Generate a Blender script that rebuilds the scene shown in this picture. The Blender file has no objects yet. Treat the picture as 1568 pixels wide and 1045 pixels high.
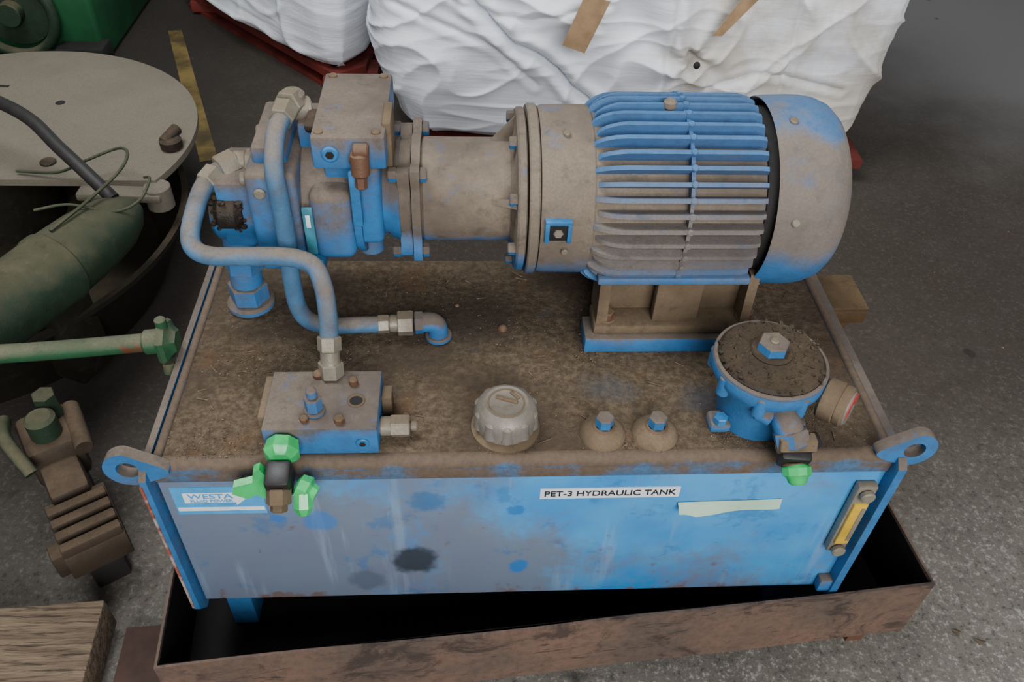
import bpy, bmesh, math, random
from mathutils import Vector, Matrix, Euler, noise
random.seed(7)
V=Vector
GZ=-0.52
SC=bpy.context.scene
# ---------------------------------------------------------------- materials
class NT:
    def __init__(s,name):
        s.m=bpy.data.materials.new(name); s.m.use_nodes=True
        s.t=s.m.node_tree; s.t.nodes.clear()
        s.o=s.n('ShaderNodeOutputMaterial'); s.b=s.n('ShaderNodeBsdfPrincipled')
        s.l(s.b.outputs[0],s.o.inputs[0])
        tc=s.n('ShaderNodeTexCoord'); s.co=tc.outputs['Object']
    def n(s,k,**kw):
        x=s.t.nodes.new(k)
        for a,b in kw.items(): setattr(x,a,b)
        return x
    def l(s,a,b): s.t.links.new(a,b)
    def put(s,sock,v):
        if isinstance(v,bpy.types.NodeSocket): s.l(v,sock)
        elif isinstance(v,(tuple,list)) and len(v)==3 and sock.type=='RGBA': sock.default_value=(*v,1)
        else: sock.default_value=v
    def noise(s,scale,detail=4,rough=.6,stretch=None,off=(0,0,0),dist=0):
        x=s.n('ShaderNodeTexNoise'); x.inputs['Scale'].default_value=scale
        x.inputs['Detail'].default_value=detail; x.inputs['Roughness'].default_value=rough
        x.inputs['Distortion'].default_value=dist
        mp=s.n('ShaderNodeMapping'); s.l(s.co,mp.inputs[0]); mp.inputs[1].default_value=off
        if stretch: mp.inputs[3].default_value=stretch
        s.l(mp.outputs[0],x.inputs['Vector']); return x.outputs['Fac']
    def math(s,op,a,b=0.0,c=None):
        x=s.n('ShaderNodeMath',operation=op); s.put(x.inputs[0],a); s.put(x.inputs[1],b)
        if c is not None: s.put(x.inputs[2],c)
        return x.outputs[0]
    def ramp(s,f,lo,hi,a=0.,b=1.):
        x=s.n('ShaderNodeMapRange',interpolation_type='SMOOTHSTEP'); s.put(x.inputs[0],f)
        x.inputs[1].default_value=lo;x.inputs[2].default_value=hi;x.inputs[3].default_value=a;x.inputs[4].default_value=b
        return x.outputs[0]
    def mix(s,f,a,b):
        x=s.n('ShaderNodeMix',data_type='RGBA'); s.put(x.inputs[0],f); s.put(x.inputs[6],a); s.put(x.inputs[7],b)
        return x.outputs[2]
    def bump(s,h,strength=.3,dist=.002):
        x=s.n('ShaderNodeBump'); x.inputs['Strength'].default_value=strength; x.inputs['Distance'].default_value=dist
        s.l(h,x.inputs['Height']); s.l(x.outputs[0],s.b.inputs['Normal'])
    def nz(s):
        g=s.n('ShaderNodeNewGeometry'); sp=s.n('ShaderNodeSeparateXYZ'); s.l(g.outputs['Normal'],sp.inputs[0]); return sp.outputs[2]
    def pos(s):
        sp=s.n('ShaderNodeSeparateXYZ'); s.l(s.co,sp.inputs[0]); return sp.outputs
    def fin(s,col,rough=.6,metal=0.,spec=.5):
        s.put(s.b.inputs['Base Color'],col); s.put(s.b.inputs['Roughness'],rough)
        s.b.inputs['Metallic'].default_value=metal; s.b.inputs['Specular IOR Level'].default_value=spec
        return s.m
def hexc(r,g,b):
    f=lambda c:(c/255/12.92 if c/255<=.04045 else ((c/255+.055)/1.055)**2.4)
    return (f(r),f(g),f(b))
BLUE=hexc(46,118,176); DUST=hexc(122,105,83); DUSTD=hexc(96,81,62)
def dusty(name,base,dust=DUST,dustd=DUSTD,lo=-.1,hi=.5,nk=.6,sc=9,rough=.5,metal=0.,rust=0.,bump=.3,maxd=.93,spec=.3,zband=None,mott=.55):
    t=NT(name); n1=t.noise(sc,4,.55); n2=t.noise(260,2,.6); n3=t.noise(sc*3.1,4,.65,off=(3,1,2)); n4=t.noise(sc*.7,4,.6,off=(7,3,1)); n5=t.noise(38,5,.75,off=(2,8,5))
    if zband:
        z=t.math('ADD',t.pos()[2],t.math('MULTIPLY',t.math('SUBTRACT',n1,.5),zband[4]))
        z=t.math('ADD',z,t.math('MULTIPLY',t.math('SUBTRACT',n5,.5),.05))
        f=t.ramp(z,zband[0],zband[1],.12,1)
        if zband[2]<9: f=t.math('MULTIPLY',f,t.ramp(z,zband[2],zband[3],1,.28))
        f=t.math('MULTIPLY',f,maxd)
    else:
        f=t.math('ADD',t.nz(),t.math('MULTIPLY',t.math('SUBTRACT',n1,.5),nk*2))
        f=t.math('ADD',f,t.math('MULTIPLY',t.math('SUBTRACT',n3,.5),.5))
        f=t.math('ADD',f,t.math('MULTIPLY',t.math('SUBTRACT',n5,.5),.45))
        f=t.ramp(f,lo,hi,0.08,maxd)
    f=t.math('MULTIPLY',f,t.ramp(n3,.56,.74,1,.72))
    dc=t.mix(t.ramp(n4,.36,.64),dustd,dust)
    dc=t.mix(t.ramp(n5,.50,.72,0,mott),dc,tuple(c*.50 for c in dustd))
    dc=t.mix(t.ramp(n5,.46,.30,0,mott*.6),dc,tuple(min(1,c*1.22) for c in dust))
    dc=t.mix(t.ramp(n2,.35,.65,0,.4),dc,tuple(c*.62 for c in dust))
    bc=t.mix(t.ramp(n3,.3,.7),base,tuple(c*.74 for c in base)); bc=t.mix(t.ramp(n5,.52,.74,0,.55),bc,tuple(c*.45+.03 for c in base))
    if rust>0: bc=t.mix(t.ramp(n3,.72-rust,.80-rust),bc,hexc(92,52,34))
    c=t.mix(f,bc,dc)
    t.bump(t.math('ADD',n2,t.math('MULTIPLY',n5,2.0)),bump,.0012)
    return t.fin(c,t.ramp(f,0,1,rough,.95),metal,spec)
def plain(name,c,rough=.6,metal=0.,sc=30,var=.25,bump=.15,spec=.5):
    t=NT(name); n=t.noise(sc,4); col=t.mix(t.ramp(n,.3,.7),tuple(x*(1-var) for x in c),tuple(min(1,x*(1+var)) for x in c))
    t.bump(t.noise(sc*5,3),bump,.001); return t.fin(col,rough,metal,spec)

M={}
MD=hexc(134,118,95); MDD=hexc(108,92,72)
M['blue']=dusty('blue_paint_dusty',BLUE,lo=0,hi=.5)
M['motor']=dusty('motor_paint_dusty',BLUE,dust=MD,dustd=MDD,zband=(.105,.165,99,99,.05),maxd=.94,sc=7)
M['bell']=dusty('bell_paint_dusty',BLUE,dust=MD,dustd=hexc(102,86,66),zband=(.140,.175,99,99,.05),maxd=.94,sc=9)
M['cover']=dusty('fan_cover_paint',BLUE,dust=MD,dustd=hexc(114,99,80),zband=(.14,.20,.315,.35,.13),maxd=.90,sc=6,mott=.35)
M['fins']=dusty('motor_fin_paint',BLUE,dust=MD,dustd=hexc(114,98,78),zband=(.10,.16,.225,.30,.10),maxd=.86,sc=6)
M['pump']=dusty('pump_paint_dusty',BLUE,lo=-.2,hi=.4,nk=.55,rust=.05)
M['bluepipe']=dusty('pipe_paint_dusty',hexc(70,118,155),dust=hexc(130,114,92),dustd=hexc(104,88,68),lo=.0,hi=.95,nk=.8,sc=14,maxd=.85)
M['bluepure']=plain('blue_paint',hexc(46,110,162),.5)
M['brown']=dusty('dust_caked_metal',hexc(84,70,55),lo=-.8,hi=.2)
M['vise']=dusty('dark_grimy_iron',hexc(54,45,36),dust=hexc(92,77,60),dustd=hexc(66,54,42),lo=-.2,hi=.9)
M['bracket']=dusty('rusty_brown_bracket',hexc(78,58,36),dust=hexc(104,86,60),dustd=hexc(72,56,38),lo=0,hi=1)
M['metal']=dusty('dusty_zinc_steel',hexc(150,143,128),dust=hexc(130,115,92),dustd=hexc(110,94,73),lo=0,hi=1.1,rough=.38,maxd=.75,metal=.3)
M['cap']=dusty('dusty_grey_cap',hexc(150,144,134),dust=hexc(124,112,96),dustd=hexc(104,92,76),lo=0,hi=1.3,rough=.4,maxd=.75,metal=.35)
M['rust']=dusty('rusty_bolt',hexc(104,72,54),lo=.2,hi=1.0,maxd=.7)
M['green']=dusty('green_paint_dusty',hexc(32,86,54),dust=hexc(104,101,82),dustd=hexc(76,84,64),lo=.05,hi=.85,nk=.7,rust=.14)
M['cabgreen']=plain('green_machine_paint',hexc(18,76,42),.55,sc=3,var=.4)
M['greenD']=dusty('green_paint_grimy',hexc(32,54,38),dust=hexc(98,92,70),dustd=hexc(70,70,52),lo=.1,hi=.9,nk=.8)
M['basin']=dusty('basin_grimy',hexc(28,28,21),dust=hexc(68,58,42),dustd=hexc(42,37,28),lo=.1,hi=1.1,nk=.6)
M['plgreen']=plain('green_plastic',hexc(46,180,96),.25,spec=.7,var=.2)
M['black']=plain('black_metal',hexc(34,31,29),.45)
M['dark']=plain('dark_grime_hole_shade',hexc(24,21,18),.8)  # grime on bases; also paints the shade inside holes, slots and gaps
M['soot']=dusty('oily_sludge',hexc(38,32,26),dust=hexc(82,69,53),dustd=hexc(56,46,36),lo=.1,hi=1.1,nk=.9,sc=20,bump=1.)
M['white']=plain('white_label',hexc(225,228,230),.5,var=.04)
M['ink']=plain('black_ink',(.01,.01,.012),.6)
M['paper']=plain('green_paper_strip',hexc(178,208,182),.7,var=.08,sc=12)
M['tag']=plain('light_blue_label',hexc(70,155,208),.4,var=.12)
M['yellow']=plain('gauge_yellow',hexc(205,165,50),.3,var=.3,sc=12)
M['red']=plain('red_plastic',hexc(170,60,56),.5)
M['teal']=plain('teal_plate',hexc(60,125,142),.4,var=.3)
M['hose']=plain('black_rubber',hexc(30,27,24),.6)
M['disc']=dusty('grey_beige_plate',hexc(114,108,94),dust=hexc(116,109,95),dustd=hexc(98,91,78),lo=-1,hi=0,sc=2.5,mott=.15,bump=.1)
M['edge']=dusty('chipped_red_white_edge',hexc(175,165,155),dust=hexc(150,70,45),dustd=hexc(110,60,45),lo=-.3,hi=.3,nk=1.8,sc=25)
M['redpal']=plain('red_pallet_paint',hexc(92,30,23),.7,var=.4,sc=8)
M['tape']=plain('brown_tape',hexc(160,130,96),.6,sc=15)
def m_top():
    t=NT('tank_top_dirt'); a=t.noise(3.4,5,.6,dist=.6); b=t.noise(90,4,.75); c=t.noise(11,5,.65,off=(5,2,0)); d=t.noise(26,5,.7,off=(3,3,0))
    p=t.pos()
    col=t.mix(t.ramp(b,.36,.68),hexc(76,65,52),hexc(106,92,74))
    col=t.mix(t.ramp(a,.42,.58,0,.75),col,hexc(68,58,48))
    col=t.mix(t.ramp(c,.56,.70,0,.5),col,hexc(100,74,53))
    col=t.mix(t.ramp(d,.54,.70,0,.5),col,hexc(52,43,35))
    col=t.mix(t.ramp(t.noise(7,5,.65,off=(1,7,3)),.62,.72,0,.4),col,hexc(66,78,88))
    for (x,y,rad,cc,al) in [(.43,.30,.12,hexc(52,46,40),.7),(.62,.15,.05,hexc(66,76,84),.4),(.75,.12,.05,hexc(44,55,66),.5),(.22,.12,.05,hexc(54,47,40),.5)]:
        cx=t.math('SUBTRACT',p[0],x); cy=t.math('SUBTRACT',p[1],y)
        dd=t.math('SQRT',t.math('ADD',t.math('MULTIPLY',cx,cx),t.math('MULTIPLY',t.math('MULTIPLY',cy,cy),3)))
        dd=t.math('ADD',dd,t.math('MULTIPLY',t.math('SUBTRACT',c,.5),.14))
        col=t.mix(t.ramp(dd,rad*.3,rad*1.2,al,0),col,cc)
    t.bump(t.math('ADD',b,t.math('MULTIPLY',d,1.8)),.65,.003); return t.fin(col,.95,0,.12)
M['top']=m_top()
def m_front():
    t=NT('tank_front_paint'); p=t.pos()
    a=t.noise(4,5,.62,stretch=(1,1,.8)); st=t.noise(26,4,.6,stretch=(1,1,.10)); fn=t.noise(60,4,.75); n6=t.noise(12,5,.7,off=(4,1,2))
    c=t.mix(t.ramp(t.noise(7,3),.3,.7),hexc(46,130,194),hexc(72,152,206))
    g=t.math('ADD',a,t.ramp(p[0],.0,.85,.19,-.06))
    g=t.math('ADD',g,t.ramp(p[2],-.05,-.30,-.06,.07))
    g=t.math('ADD',g,t.math('MULTIPLY',t.math('SUBTRACT',fn,.5),.24))
    c=t.mix(t.ramp(g,.41,.66,0,.78),c,hexc(116,109,106))
    c=t.mix(t.ramp(n6,.56,.66,0,.45),c,hexc(42,100,152))
    c=t.mix(t.ramp(st,.58,.72,0,.35),c,hexc(146,166,188))
    c=t.mix(t.ramp(fn,.66,.74,0,.5),c,hexc(70,72,78))
    r=t.ramp(t.math('ADD',t.ramp(p[2],-.345,-.30,.16,0),t.noise(22,4)),.66,.78)
    c=t.mix(r,c,hexc(108,92,88))
    for (x,z,rad,col,al) in [(.334,-.237,.038,hexc(48,54,62),.92),(.482,-.115,.012,hexc(28,108,176),.8),(.493,-.262,.018,hexc(28,110,180),.8),(.357,-.09,.026,hexc(46,98,142),.7),(.205,-.13,.026,hexc(30,112,184),.6),(.15,-.125,.012,hexc(30,106,182),.7),(.26,-.29,.03,hexc(66,78,92),.5)]:
        cx=t.math('SUBTRACT',p[0],x); cz=t.math('SUBTRACT',p[2],z)
        d=t.math('SQRT',t.math('ADD',t.math('MULTIPLY',cx,cx),t.math('MULTIPLY',cz,cz)))
        d=t.math('ADD',d,t.math('MULTIPLY',t.math('SUBTRACT',t.noise(40,3),.5),.03))
        c=t.mix(t.ramp(d,rad*.65,rad*1.15,al,0),c,col)
    t.bump(fn,.08,.001); return t.fin(c,.40,0,.45)
M['front']=m_front()
def m_lip():
    t=NT('tank_lip_paint'); n=t.noise(14,5,.65); f=t.noise(120,3,.7); nz=t.nz()
    c=t.mix(t.ramp(t.math('ADD',n,t.math('MULTIPLY',nz,.30)),.38,.60),hexc(64,108,145),hexc(100,84,68))
    c=t.mix(t.ramp(f,.3,.7,0,.5),c,hexc(74,62,51)); t.bump(f,.4,.002); return t.fin(c,.85)
M['lip']=m_lip()
def m_tray():
    t=NT('tray_rusty_steel'); a=t.noise(5,6,.7); b=t.noise(70,4,.75); s=t.noise(7,6,.72,stretch=(1.2,1,2),off=(2,2,2),dist=.8); sc=t.noise(34,2,.5,stretch=(.25,1,1.6),off=(5,1,1),dist=2.5)
    c=t.mix(t.ramp(a,.36,.64),hexc(112,88,74),hexc(88,76,67)); c=t.mix(t.ramp(b,.4,.7,0,.5),c,hexc(72,58,50))
    c=t.mix(t.ramp(s,.52,.64,0,.75),c,hexc(50,43,39)); c=t.mix(t.ramp(a,.60,.72,0,.6),c,hexc(122,64,42))
    c=t.mix(t.ramp(sc,.66,.71,0,.65),c,hexc(34,31,29))
    t.bump(b,.2,.002); return t.fin(c,.75,0,.3)
M['tray']=m_tray()
M['trayin']=plain('tray_oily_inside',hexc(17,15,13),.7,var=.5,sc=8,spec=.25)
def m_floor():
    t=NT('concrete_floor'); p=t.pos(); a=t.noise(1.6,6,.6); b=t.noise(95,3,.8); c2=t.noise(14,5,.7)
    c=t.mix(t.ramp(a,.35,.65),hexc(98,93,86),hexc(122,117,108))
    c=t.mix(t.ramp(c2,.3,.7,0,.35),c,hexc(72,67,60))
    c=t.mix(t.ramp(b,.52,.68,0,.7),c,hexc(165,160,150)); c=t.mix(t.ramp(b,.30,.45,.7,0),c,hexc(48,45,40))
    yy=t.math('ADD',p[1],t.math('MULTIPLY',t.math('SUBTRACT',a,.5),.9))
    c=t.mix(t.ramp(yy,-.05,.75,0,.86),c,hexc(52,44,36))  # shadow on the floor beyond the tray, put into the concrete colour
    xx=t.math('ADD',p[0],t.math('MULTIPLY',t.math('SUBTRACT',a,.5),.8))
    c=t.mix(t.math('MULTIPLY',t.ramp(xx,1.6,2.3),t.ramp(yy,1.3,2.3,0,.85)),c,hexc(116,114,112))  # lit floor at far right, painted in as a lighter tone
    c=t.mix(t.ramp(xx,-.5,.1,.7,0),c,hexc(36,32,28))  # shade over the left floor, painted in as a darker tone
    c=t.mix(t.ramp(t.noise(9,3,.5,off=(4,4,0)),.70,.76,0,.6),c,hexc(34,31,27))
    t.bump(b,.4,.003); return t.fin(c,.85,0,.3)
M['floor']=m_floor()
def m_bag():
    t=NT('woven_bag_fabric'); p=t.pos(); a=t.noise(3,6,.65); b=t.noise(6,4,.55,off=(1,2,3)); w=t.noise(16,4,.6,stretch=(.35,.35,3.0))
    c=t.mix(t.ramp(b,.35,.75,0,.5),hexc(246,248,253),hexc(222,225,232))
    g=t.math('ADD',a,t.ramp(p[0],.5,1.6,-.12,.18)); g=t.math('ADD',g,t.ramp(p[2],-.42,-.1,.08,-.03))
    c=t.mix(t.ramp(g,.48,.72,0,.75),c,hexc(190,180,156))
    c=t.mix(t.ramp(t.noise(16,5,.75,off=(9,1,1)),.66,.80,0,.75),c,hexc(110,96,78))
    t.bump(t.math('ADD',w,t.math('MULTIPLY',b,.8)),.35,.008); return t.fin(c,.75,0,.2)
M['bag']=m_bag()
def m_wood():
    t=NT('weathered_wood'); n=t.noise(9,5,.7,stretch=(.5,6,6)); n2=t.noise(40,3,.7,stretch=(.3,4,5))
    c=t.mix(t.ramp(n,.3,.7),hexc(86,70,55),hexc(126,108,86)); c=t.mix(t.ramp(n2,.50,.66,0,.85),c,hexc(48,38,29)); t.bump(n,.9,.006); return t.fin(c,.9)
M['wood']=m_wood()
M['wood2']=plain('red_brown_board',hexc(58,40,32),.9,var=.4,sc=10)
M['ymark']=plain('worn_yellow_floor_paint',hexc(96,80,40),.8,var=.6,sc=9)
M['crumb']=plain('dirt_crumb',hexc(104,89,69),.95,var=.5,sc=60)

# ---------------------------------------------------------------- geometry
def basis(ax):
    ax=V(ax).normalized(); up=V((0,0,1)) if abs(ax.z)<.9 else V((0,1,0))
    u=up.cross(ax).normalized(); v=ax.cross(u); return ax,u,v
def lathe(bm,o,ax,prof,seg=32,ph=0.):
    o=V(o); ax,u,v=basis(ax); rings=[]
    for t,r in prof:
        if r<=1e-6: rings.append([bm.verts.new(o+ax*t)])
        else: rings.append([bm.verts.new(o+ax*t+u*(r*math.cos(ph+2*math.pi*i/seg))+v*(r*math.sin(ph+2*math.pi*i/seg))) for i in range(seg)])
    for a,b in zip(rings[:-1],rings[1:]):
        for i in range(seg):
            j=(i+1)%seg
            if len(a)==1 and len(b)==1: continue
            if len(a)==1: bm.faces.new((a[0],b[i],b[j]))
            elif len(b)==1: bm.faces.new((a[j],a[i],b[0]))
            else: bm.faces.new((a[i],b[i],b[j],a[j]))
    if len(rings[0])>1: bm.faces.new(rings[0])
    if len(rings[-1])>1: bm.faces.new(list(reversed(rings[-1])))
def cyl(bm,p0,p1,r,bev=.002,seg=28,r2=None,ph=0.):
    p0=V(p0);p1=V(p1);L=(p1-p0).length; r2=r if r2 is None else r2; b=min(bev,L*.4,r*.4,r2*.4)
    lathe(bm,p0,p1-p0,[(0,r-b),(b,r),(L-b,r2),(L,r2-b)],seg,ph)
def hexn(bm,p0,p1,r,ph=0.): cyl(bm,p0,p1,r,.0015,6,ph=ph)
def box(bm,x0,x1,y0,y1,z0,z1,bev=.002,rot=None,seg=2):
    g=bmesh.ops.create_cube(bm,size=1.0); vs=g['verts']
    c=V(((x0+x1)/2,(y0+y1)/2,(z0+z1)/2))
    for v in vs: v.co=V((v.co.x*(x1-x0),v.co.y*(y1-y0),v.co.z*(z1-z0)))
    if bev>0:
        es=list({e for v in vs for e in v.link_edges})
        r=bmesh.ops.bevel(bm,geom=es,offset=bev,segments=seg,profile=.5,affect='EDGES')
        vs=list({v for f in r['faces'] for v in f.verts}|{v for v in vs if v.is_valid})
    m=Matrix.Translation(c)
    if rot: m=m@Euler(rot).to_matrix().to_4x4()
    for v in vs: v.co=m@v.co
def prism(bm,pts,d,bev=0):
    a=[bm.verts.new(V(p)) for p in pts]; b=[bm.verts.new(V(p)+V(d)) for p in pts]; n=len(pts)
    bm.faces.new(a); bm.faces.new(list(reversed(b)))
    for i in range(n): bm.faces.new((a[i],b[i],b[(i+1)%n],a[(i+1)%n]))
def catmull(pts,k=8):
    P=[V(p) for p in pts]; P=[P[0]*2-P[1]]+P+[P[-1]*2-P[-2]]; out=[]
    for i in range(1,len(P)-2):
        for s in range(k):
            t=s/k; a,b,c,d=P[i-1:i+3]
            out.append(.5*((2*b)+(c-a)*t+(2*a-5*b+4*c-d)*t*t+(3*b-a-3*c+d)*t**3))
    out.append(P[-2]); return out
def tube(bm,pts,r,k=8,seg=16,smooth=True):
    P=catmull(pts,k) if smooth else [V(p) for p in pts]
    prev=None; rings=[]
    for i,p in enumerate(P):
        t=(P[min(i+1,len(P)-1)]-P[max(i-1,0)]).normalized()
        if prev is None: _,u,v=basis(t)
        else: u=(prev-t*prev.dot(t)).normalized(); v=t.cross(u)
        prev=u
        rings.append([bm.verts.new(p+u*(r*math.cos(2*math.pi*j/seg))+v*(r*math.sin(2*math.pi*j/seg))) for j in range(seg)])
    for a,b in zip(rings[:-1],rings[1:]):
        for i in range(seg): j=(i+1)%seg; bm.faces.new((a[i],b[i],b[j],a[j]))
    bm.faces.new(rings[0]); bm.faces.new(list(reversed(rings[-1])))
def torus(bm,c,ax,R,r,seg=40,s2=12):
    c=V(c);ax,u,v=basis(ax);g=[]
    for i in range(seg):
        a=2*math.pi*i/seg; d=u*math.cos(a)+v*math.sin(a)
        g.append([bm.verts.new(c+d*(R+r*math.cos(2*math.pi*j/s2))+ax*(r*math.sin(2*math.pi*j/s2))) for j in range(s2)])
    for i in range(seg):
        for j in range(s2):
            a,b=g[i],g[(i+1)%seg]; bm.faces.new((a[j],b[j],b[(j+1)%s2],a[(j+1)%s2]))
class Grp:
    def __init__(s,name):
        s.e=bpy.data.objects.new(name,None); s.e.empty_display_size=.05; SC.collection.objects.link(s.e); s.parts={}
    def __call__(s,part,mat):
        if part not in s.parts: s.parts[part]=(bmesh.new(),mat)
        return s.parts[part][0]
    def done(s,ang=35):
        for k,(bm,mat) in s.parts.items():
            bmesh.ops.recalc_face_normals(bm,faces=bm.faces)
            me=bpy.data.meshes.new(k); bm.to_mesh(me); bm.free()
            me.materials.append(M[mat]); me.shade_smooth(); me.set_sharp_from_angle(angle=math.radians(ang))
            o=bpy.data.objects.new(k,me); SC.collection.objects.link(o); o.parent=s.e
        return s.e
def text(grp,name,s,loc,size,rot,mat,sx=1.):
    c=bpy.data.curves.new(name,'FONT'); c.body=s; c.size=size; c.extrude=.0004; c.offset=size*.012; c.align_x='CENTER'; c.align_y='CENTER'
    c.materials.append(M[mat]); o=bpy.data.objects.new(name,c); o.location=loc; o.rotation_euler=rot; o.scale=(sx,1,1); SC.collection.objects.link(o); o.parent=grp.e
def single(name,mat,build,ang=35):
    bm=bmesh.new(); build(bm); bmesh.ops.recalc_face_normals(bm,faces=bm.faces); me=bpy.data.meshes.new(name); bm.to_mesh(me); bm.free()
    me.materials.append(M[mat]); me.shade_smooth(); me.set_sharp_from_angle(angle=math.radians(ang))
    o=bpy.data.objects.new(name,me); SC.collection.objects.link(o); return o
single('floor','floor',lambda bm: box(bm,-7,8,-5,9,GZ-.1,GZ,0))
def ym(bm): prism(bm,[(-.72,2.55,GZ+.001),(-.67,2.56,GZ+.001),(-.34,1.62,GZ+.001),(-.39,1.60,GZ+.001)],(0,0,.001))
single('floor_marking','ymark',ym)

# ================================================================ TANK
T=Grp('hydraulic_tank')
box(T('top_plate','top'),.013,.987,.030,.447,-.028,0,.003)
bm=T('front_lip','lip'); cyl(bm,(.004,.030,-.012),(.996,.030,-.012),.013,.001,20); box(bm,.004,.996,.0175,.03,-.036,-.010,.003)
box(T('front_panel','front'),.006,.994,.020,.030,-.336,-.03,.001)
box(T('tank_body','blue'),.008,.992,.028,.440,-.335,-.02,.002)
for nm,x0,x1,dx in (('side_plate_left',-.006,.003,-1),('side_plate_right',.994,1.006,1)):
    bm=T(nm,'blue')
    prism(bm,[(x0,.0,-.010),(x0,.012,.002),(x0,.447,.002),(x0,.447,-.36),(x0,.02,-.36),(x0,.0,-.330)],(x1-x0,0,0))
box(T('edge_trim','edge'),-.0075,-.004,-.002,.004,-.325,-.02,.0005)
box(T('right_frame_strip','blue'),.975,.996,.004,.02,-.33,-.30,.002)
bm=T('top_edge_weld','lip'); cyl(bm,(.012,.03,.0),(.012,.445,.0),.006,.001,12); cyl(bm,(.988,.03,.0),(.988,.445,.0),.006,.001,12)
box(T('tank_leg','blue'),.02,.06,.05,.40,-.47,-.33,.002)
box(T('tank_leg','blue'),.94,.98,.06,.40,-.47,-.33,.002)
def eye(bm,cx,cz,y0,y1,side,R=.0305,r=.0145):
    n=48
    def ring(y,rad,stretch):
        out=[]
        for i in range(n):
            a=2*math.pi*i/n; ca=math.cos(a); x=ca*rad; z=math.sin(a)*rad
            if stretch and ca*side<0:
                k=abs(ca); x*=1+.65*k*k
                z=z*(1-.25*k) - .006*k
            out.append(bm.verts.new((cx+x,y,cz+z)))
        return out
    A=ring(y0,R,1);B=ring(y0,r,0);C=ring(y1,R,1);D=ring(y1,r,0)
    for i in range(n):
        j=(i+1)%n
        bm.faces.new((A[i],A[j],B[j],B[i]));bm.faces.new((C[j],C[i],D[i],D[j]));bm.faces.new((A[j],A[i],C[i],C[j]));bm.faces.new((B[i],B[j],D[j],D[i]))
eye(T('lifting_eye_left','blue'),-.019,.002,.010,.026,-1); eye(T('lifting_eye_right','blue'),1.012,.016,.013,.029,1)
box(T('name_label','white'),.514,.710,.0185,.021,-.086,-.064,0); text(T,'label_text','PET-3 HYDRAULIC TANK',(.612,.0182,-.075),.0165,(math.pi/2,0,0),'ink',1.0)
box(T('maker_label','tag'),.018,.138,.0188,.021,-.108,-.048,0)
box(T('maker_label_white','white'),.032,.100,.0184,.0187,-.0815,-.060,0); prism(T('maker_label_white','white'),[(.100,.0184,-.088),(.100,.0184,-.052),(.118,.0184,-.07)],(0,.0003,0))
box(T('maker_label_white','white'),.02,.136,.0184,.0187,-.100,-.092,0)
text(T,'maker_text','WESTA',(.068,.0181,-.0675),.014,(math.pi/2,0,0),'tag',1.3); text(T,'maker_text_line','FLUID POWER',(.068,.0181,-.0775),.008,(math.pi/2,0,0),'tag',1.1)
bm=T('paper_strip','paper'); N=16; g=[]
for i in range(N+1):
    s=i/N; x=.712+.15*s; z=-.098+.004*s; h=.030-.010*s; lift=.016*math.exp(-s*6)+.003*math.sin(s*5)**2
    if s<.2: h*=.25+s*3.75
    g.append([bm.verts.new((x,.0185-lift*k,z-h*k-.002)) for k in (0,.5,1)])
for i in range(N):
    for k in range(2): bm.faces.new((g[i][k],g[i+1][k],g[i+1][k+1],g[i][k+1]))
bm=T('level_gauge_frame','metal'); box(bm,.957,.986,.006,.0195,-.215,-.055,.003)
cyl(bm,(.9715,.0055,-.070),(.9715,-.004,-.070),.0105); cyl(bm,(.9715,.0055,-.205),(.9715,-.004,-.205),.0105)
box(T('level_gauge_glass','yellow'),.961,.982,.002,.008,-.190,-.092,.002)
box(T('gauge_print','metal'),.974,.980,.0012,.003,-.180,-.10,.0003)
bm=T('dirt_crumbs','crumb')
def crumb(bm,x,y,z,s):
    vs=[bm.verts.new(V((x,y,z))+V((random.uniform(-1,1),random.uniform(-1,1),random.uniform(-.3,.8)))*s) for _ in range(4)]
    for f in ((0,1,2),(0,3,1),(1,3,2),(2,3,0)): bm.faces.new([vs[i] for i in f])
for i in range(4600):
    x=random.uniform(.02,.98);y=random.uniform(.03,.44)
    if noise.noise(V((x*6,y*6,1)))<-.05 and random.random()<.85: continue
    crumb(bm,x,y,0,random.uniform(.0006,.0018)*(2.0 if random.random()<.06 else 1))
for cx,cy,n,s in [(.463,.03,200,.03),(.6,.05,160,.03),(.67,.05,160,.03),(.20,.22,260,.06),(.50,.27,120,.05),(.77,.06,250,.04),(.88,.09,250,.05),(.08,.05,260,.05),(.35,.38,200,.08),(.59,.21,100,.02),(.10,.2,200,.05)]:
    for _ in range(n): crumb(bm,min(.98,max(.02,random.gauss(cx,s*.6))),min(.44,max(.03,random.gauss(cy,s*.4))),random.uniform(0,.002),random.uniform(.0008,.0026))
for i in range(60):  # straw / splinters
    x=random.uniform(.04,.96);y=random.uniform(.04,.42);a=random.uniform(0,3.14);l=random.uniform(.003,.012)
    dx,dy=math.cos(a)*l,math.sin(a)*l; prism(bm,[(x-dx,y-dy,.001),(x+dx,y+dy,.001),(x+dx+.001,y+dy+.001,.001),(x-dx+.001,y-dy+.001,.001)],(0,0,.0012))
bm=T('rust_lumps','rust')
for x,y,r in [(.47,.275,.008),(.26,.30,.007),(.215,.30,.006),(.40,.33,.004),(.33,.10,.006)]:
    lathe(bm,(x,y,-.001),(0,0,1),[(0,r),(r*.5,r*.9),(r*.9,r*.5),(r,0)],12)
T.done()

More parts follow.
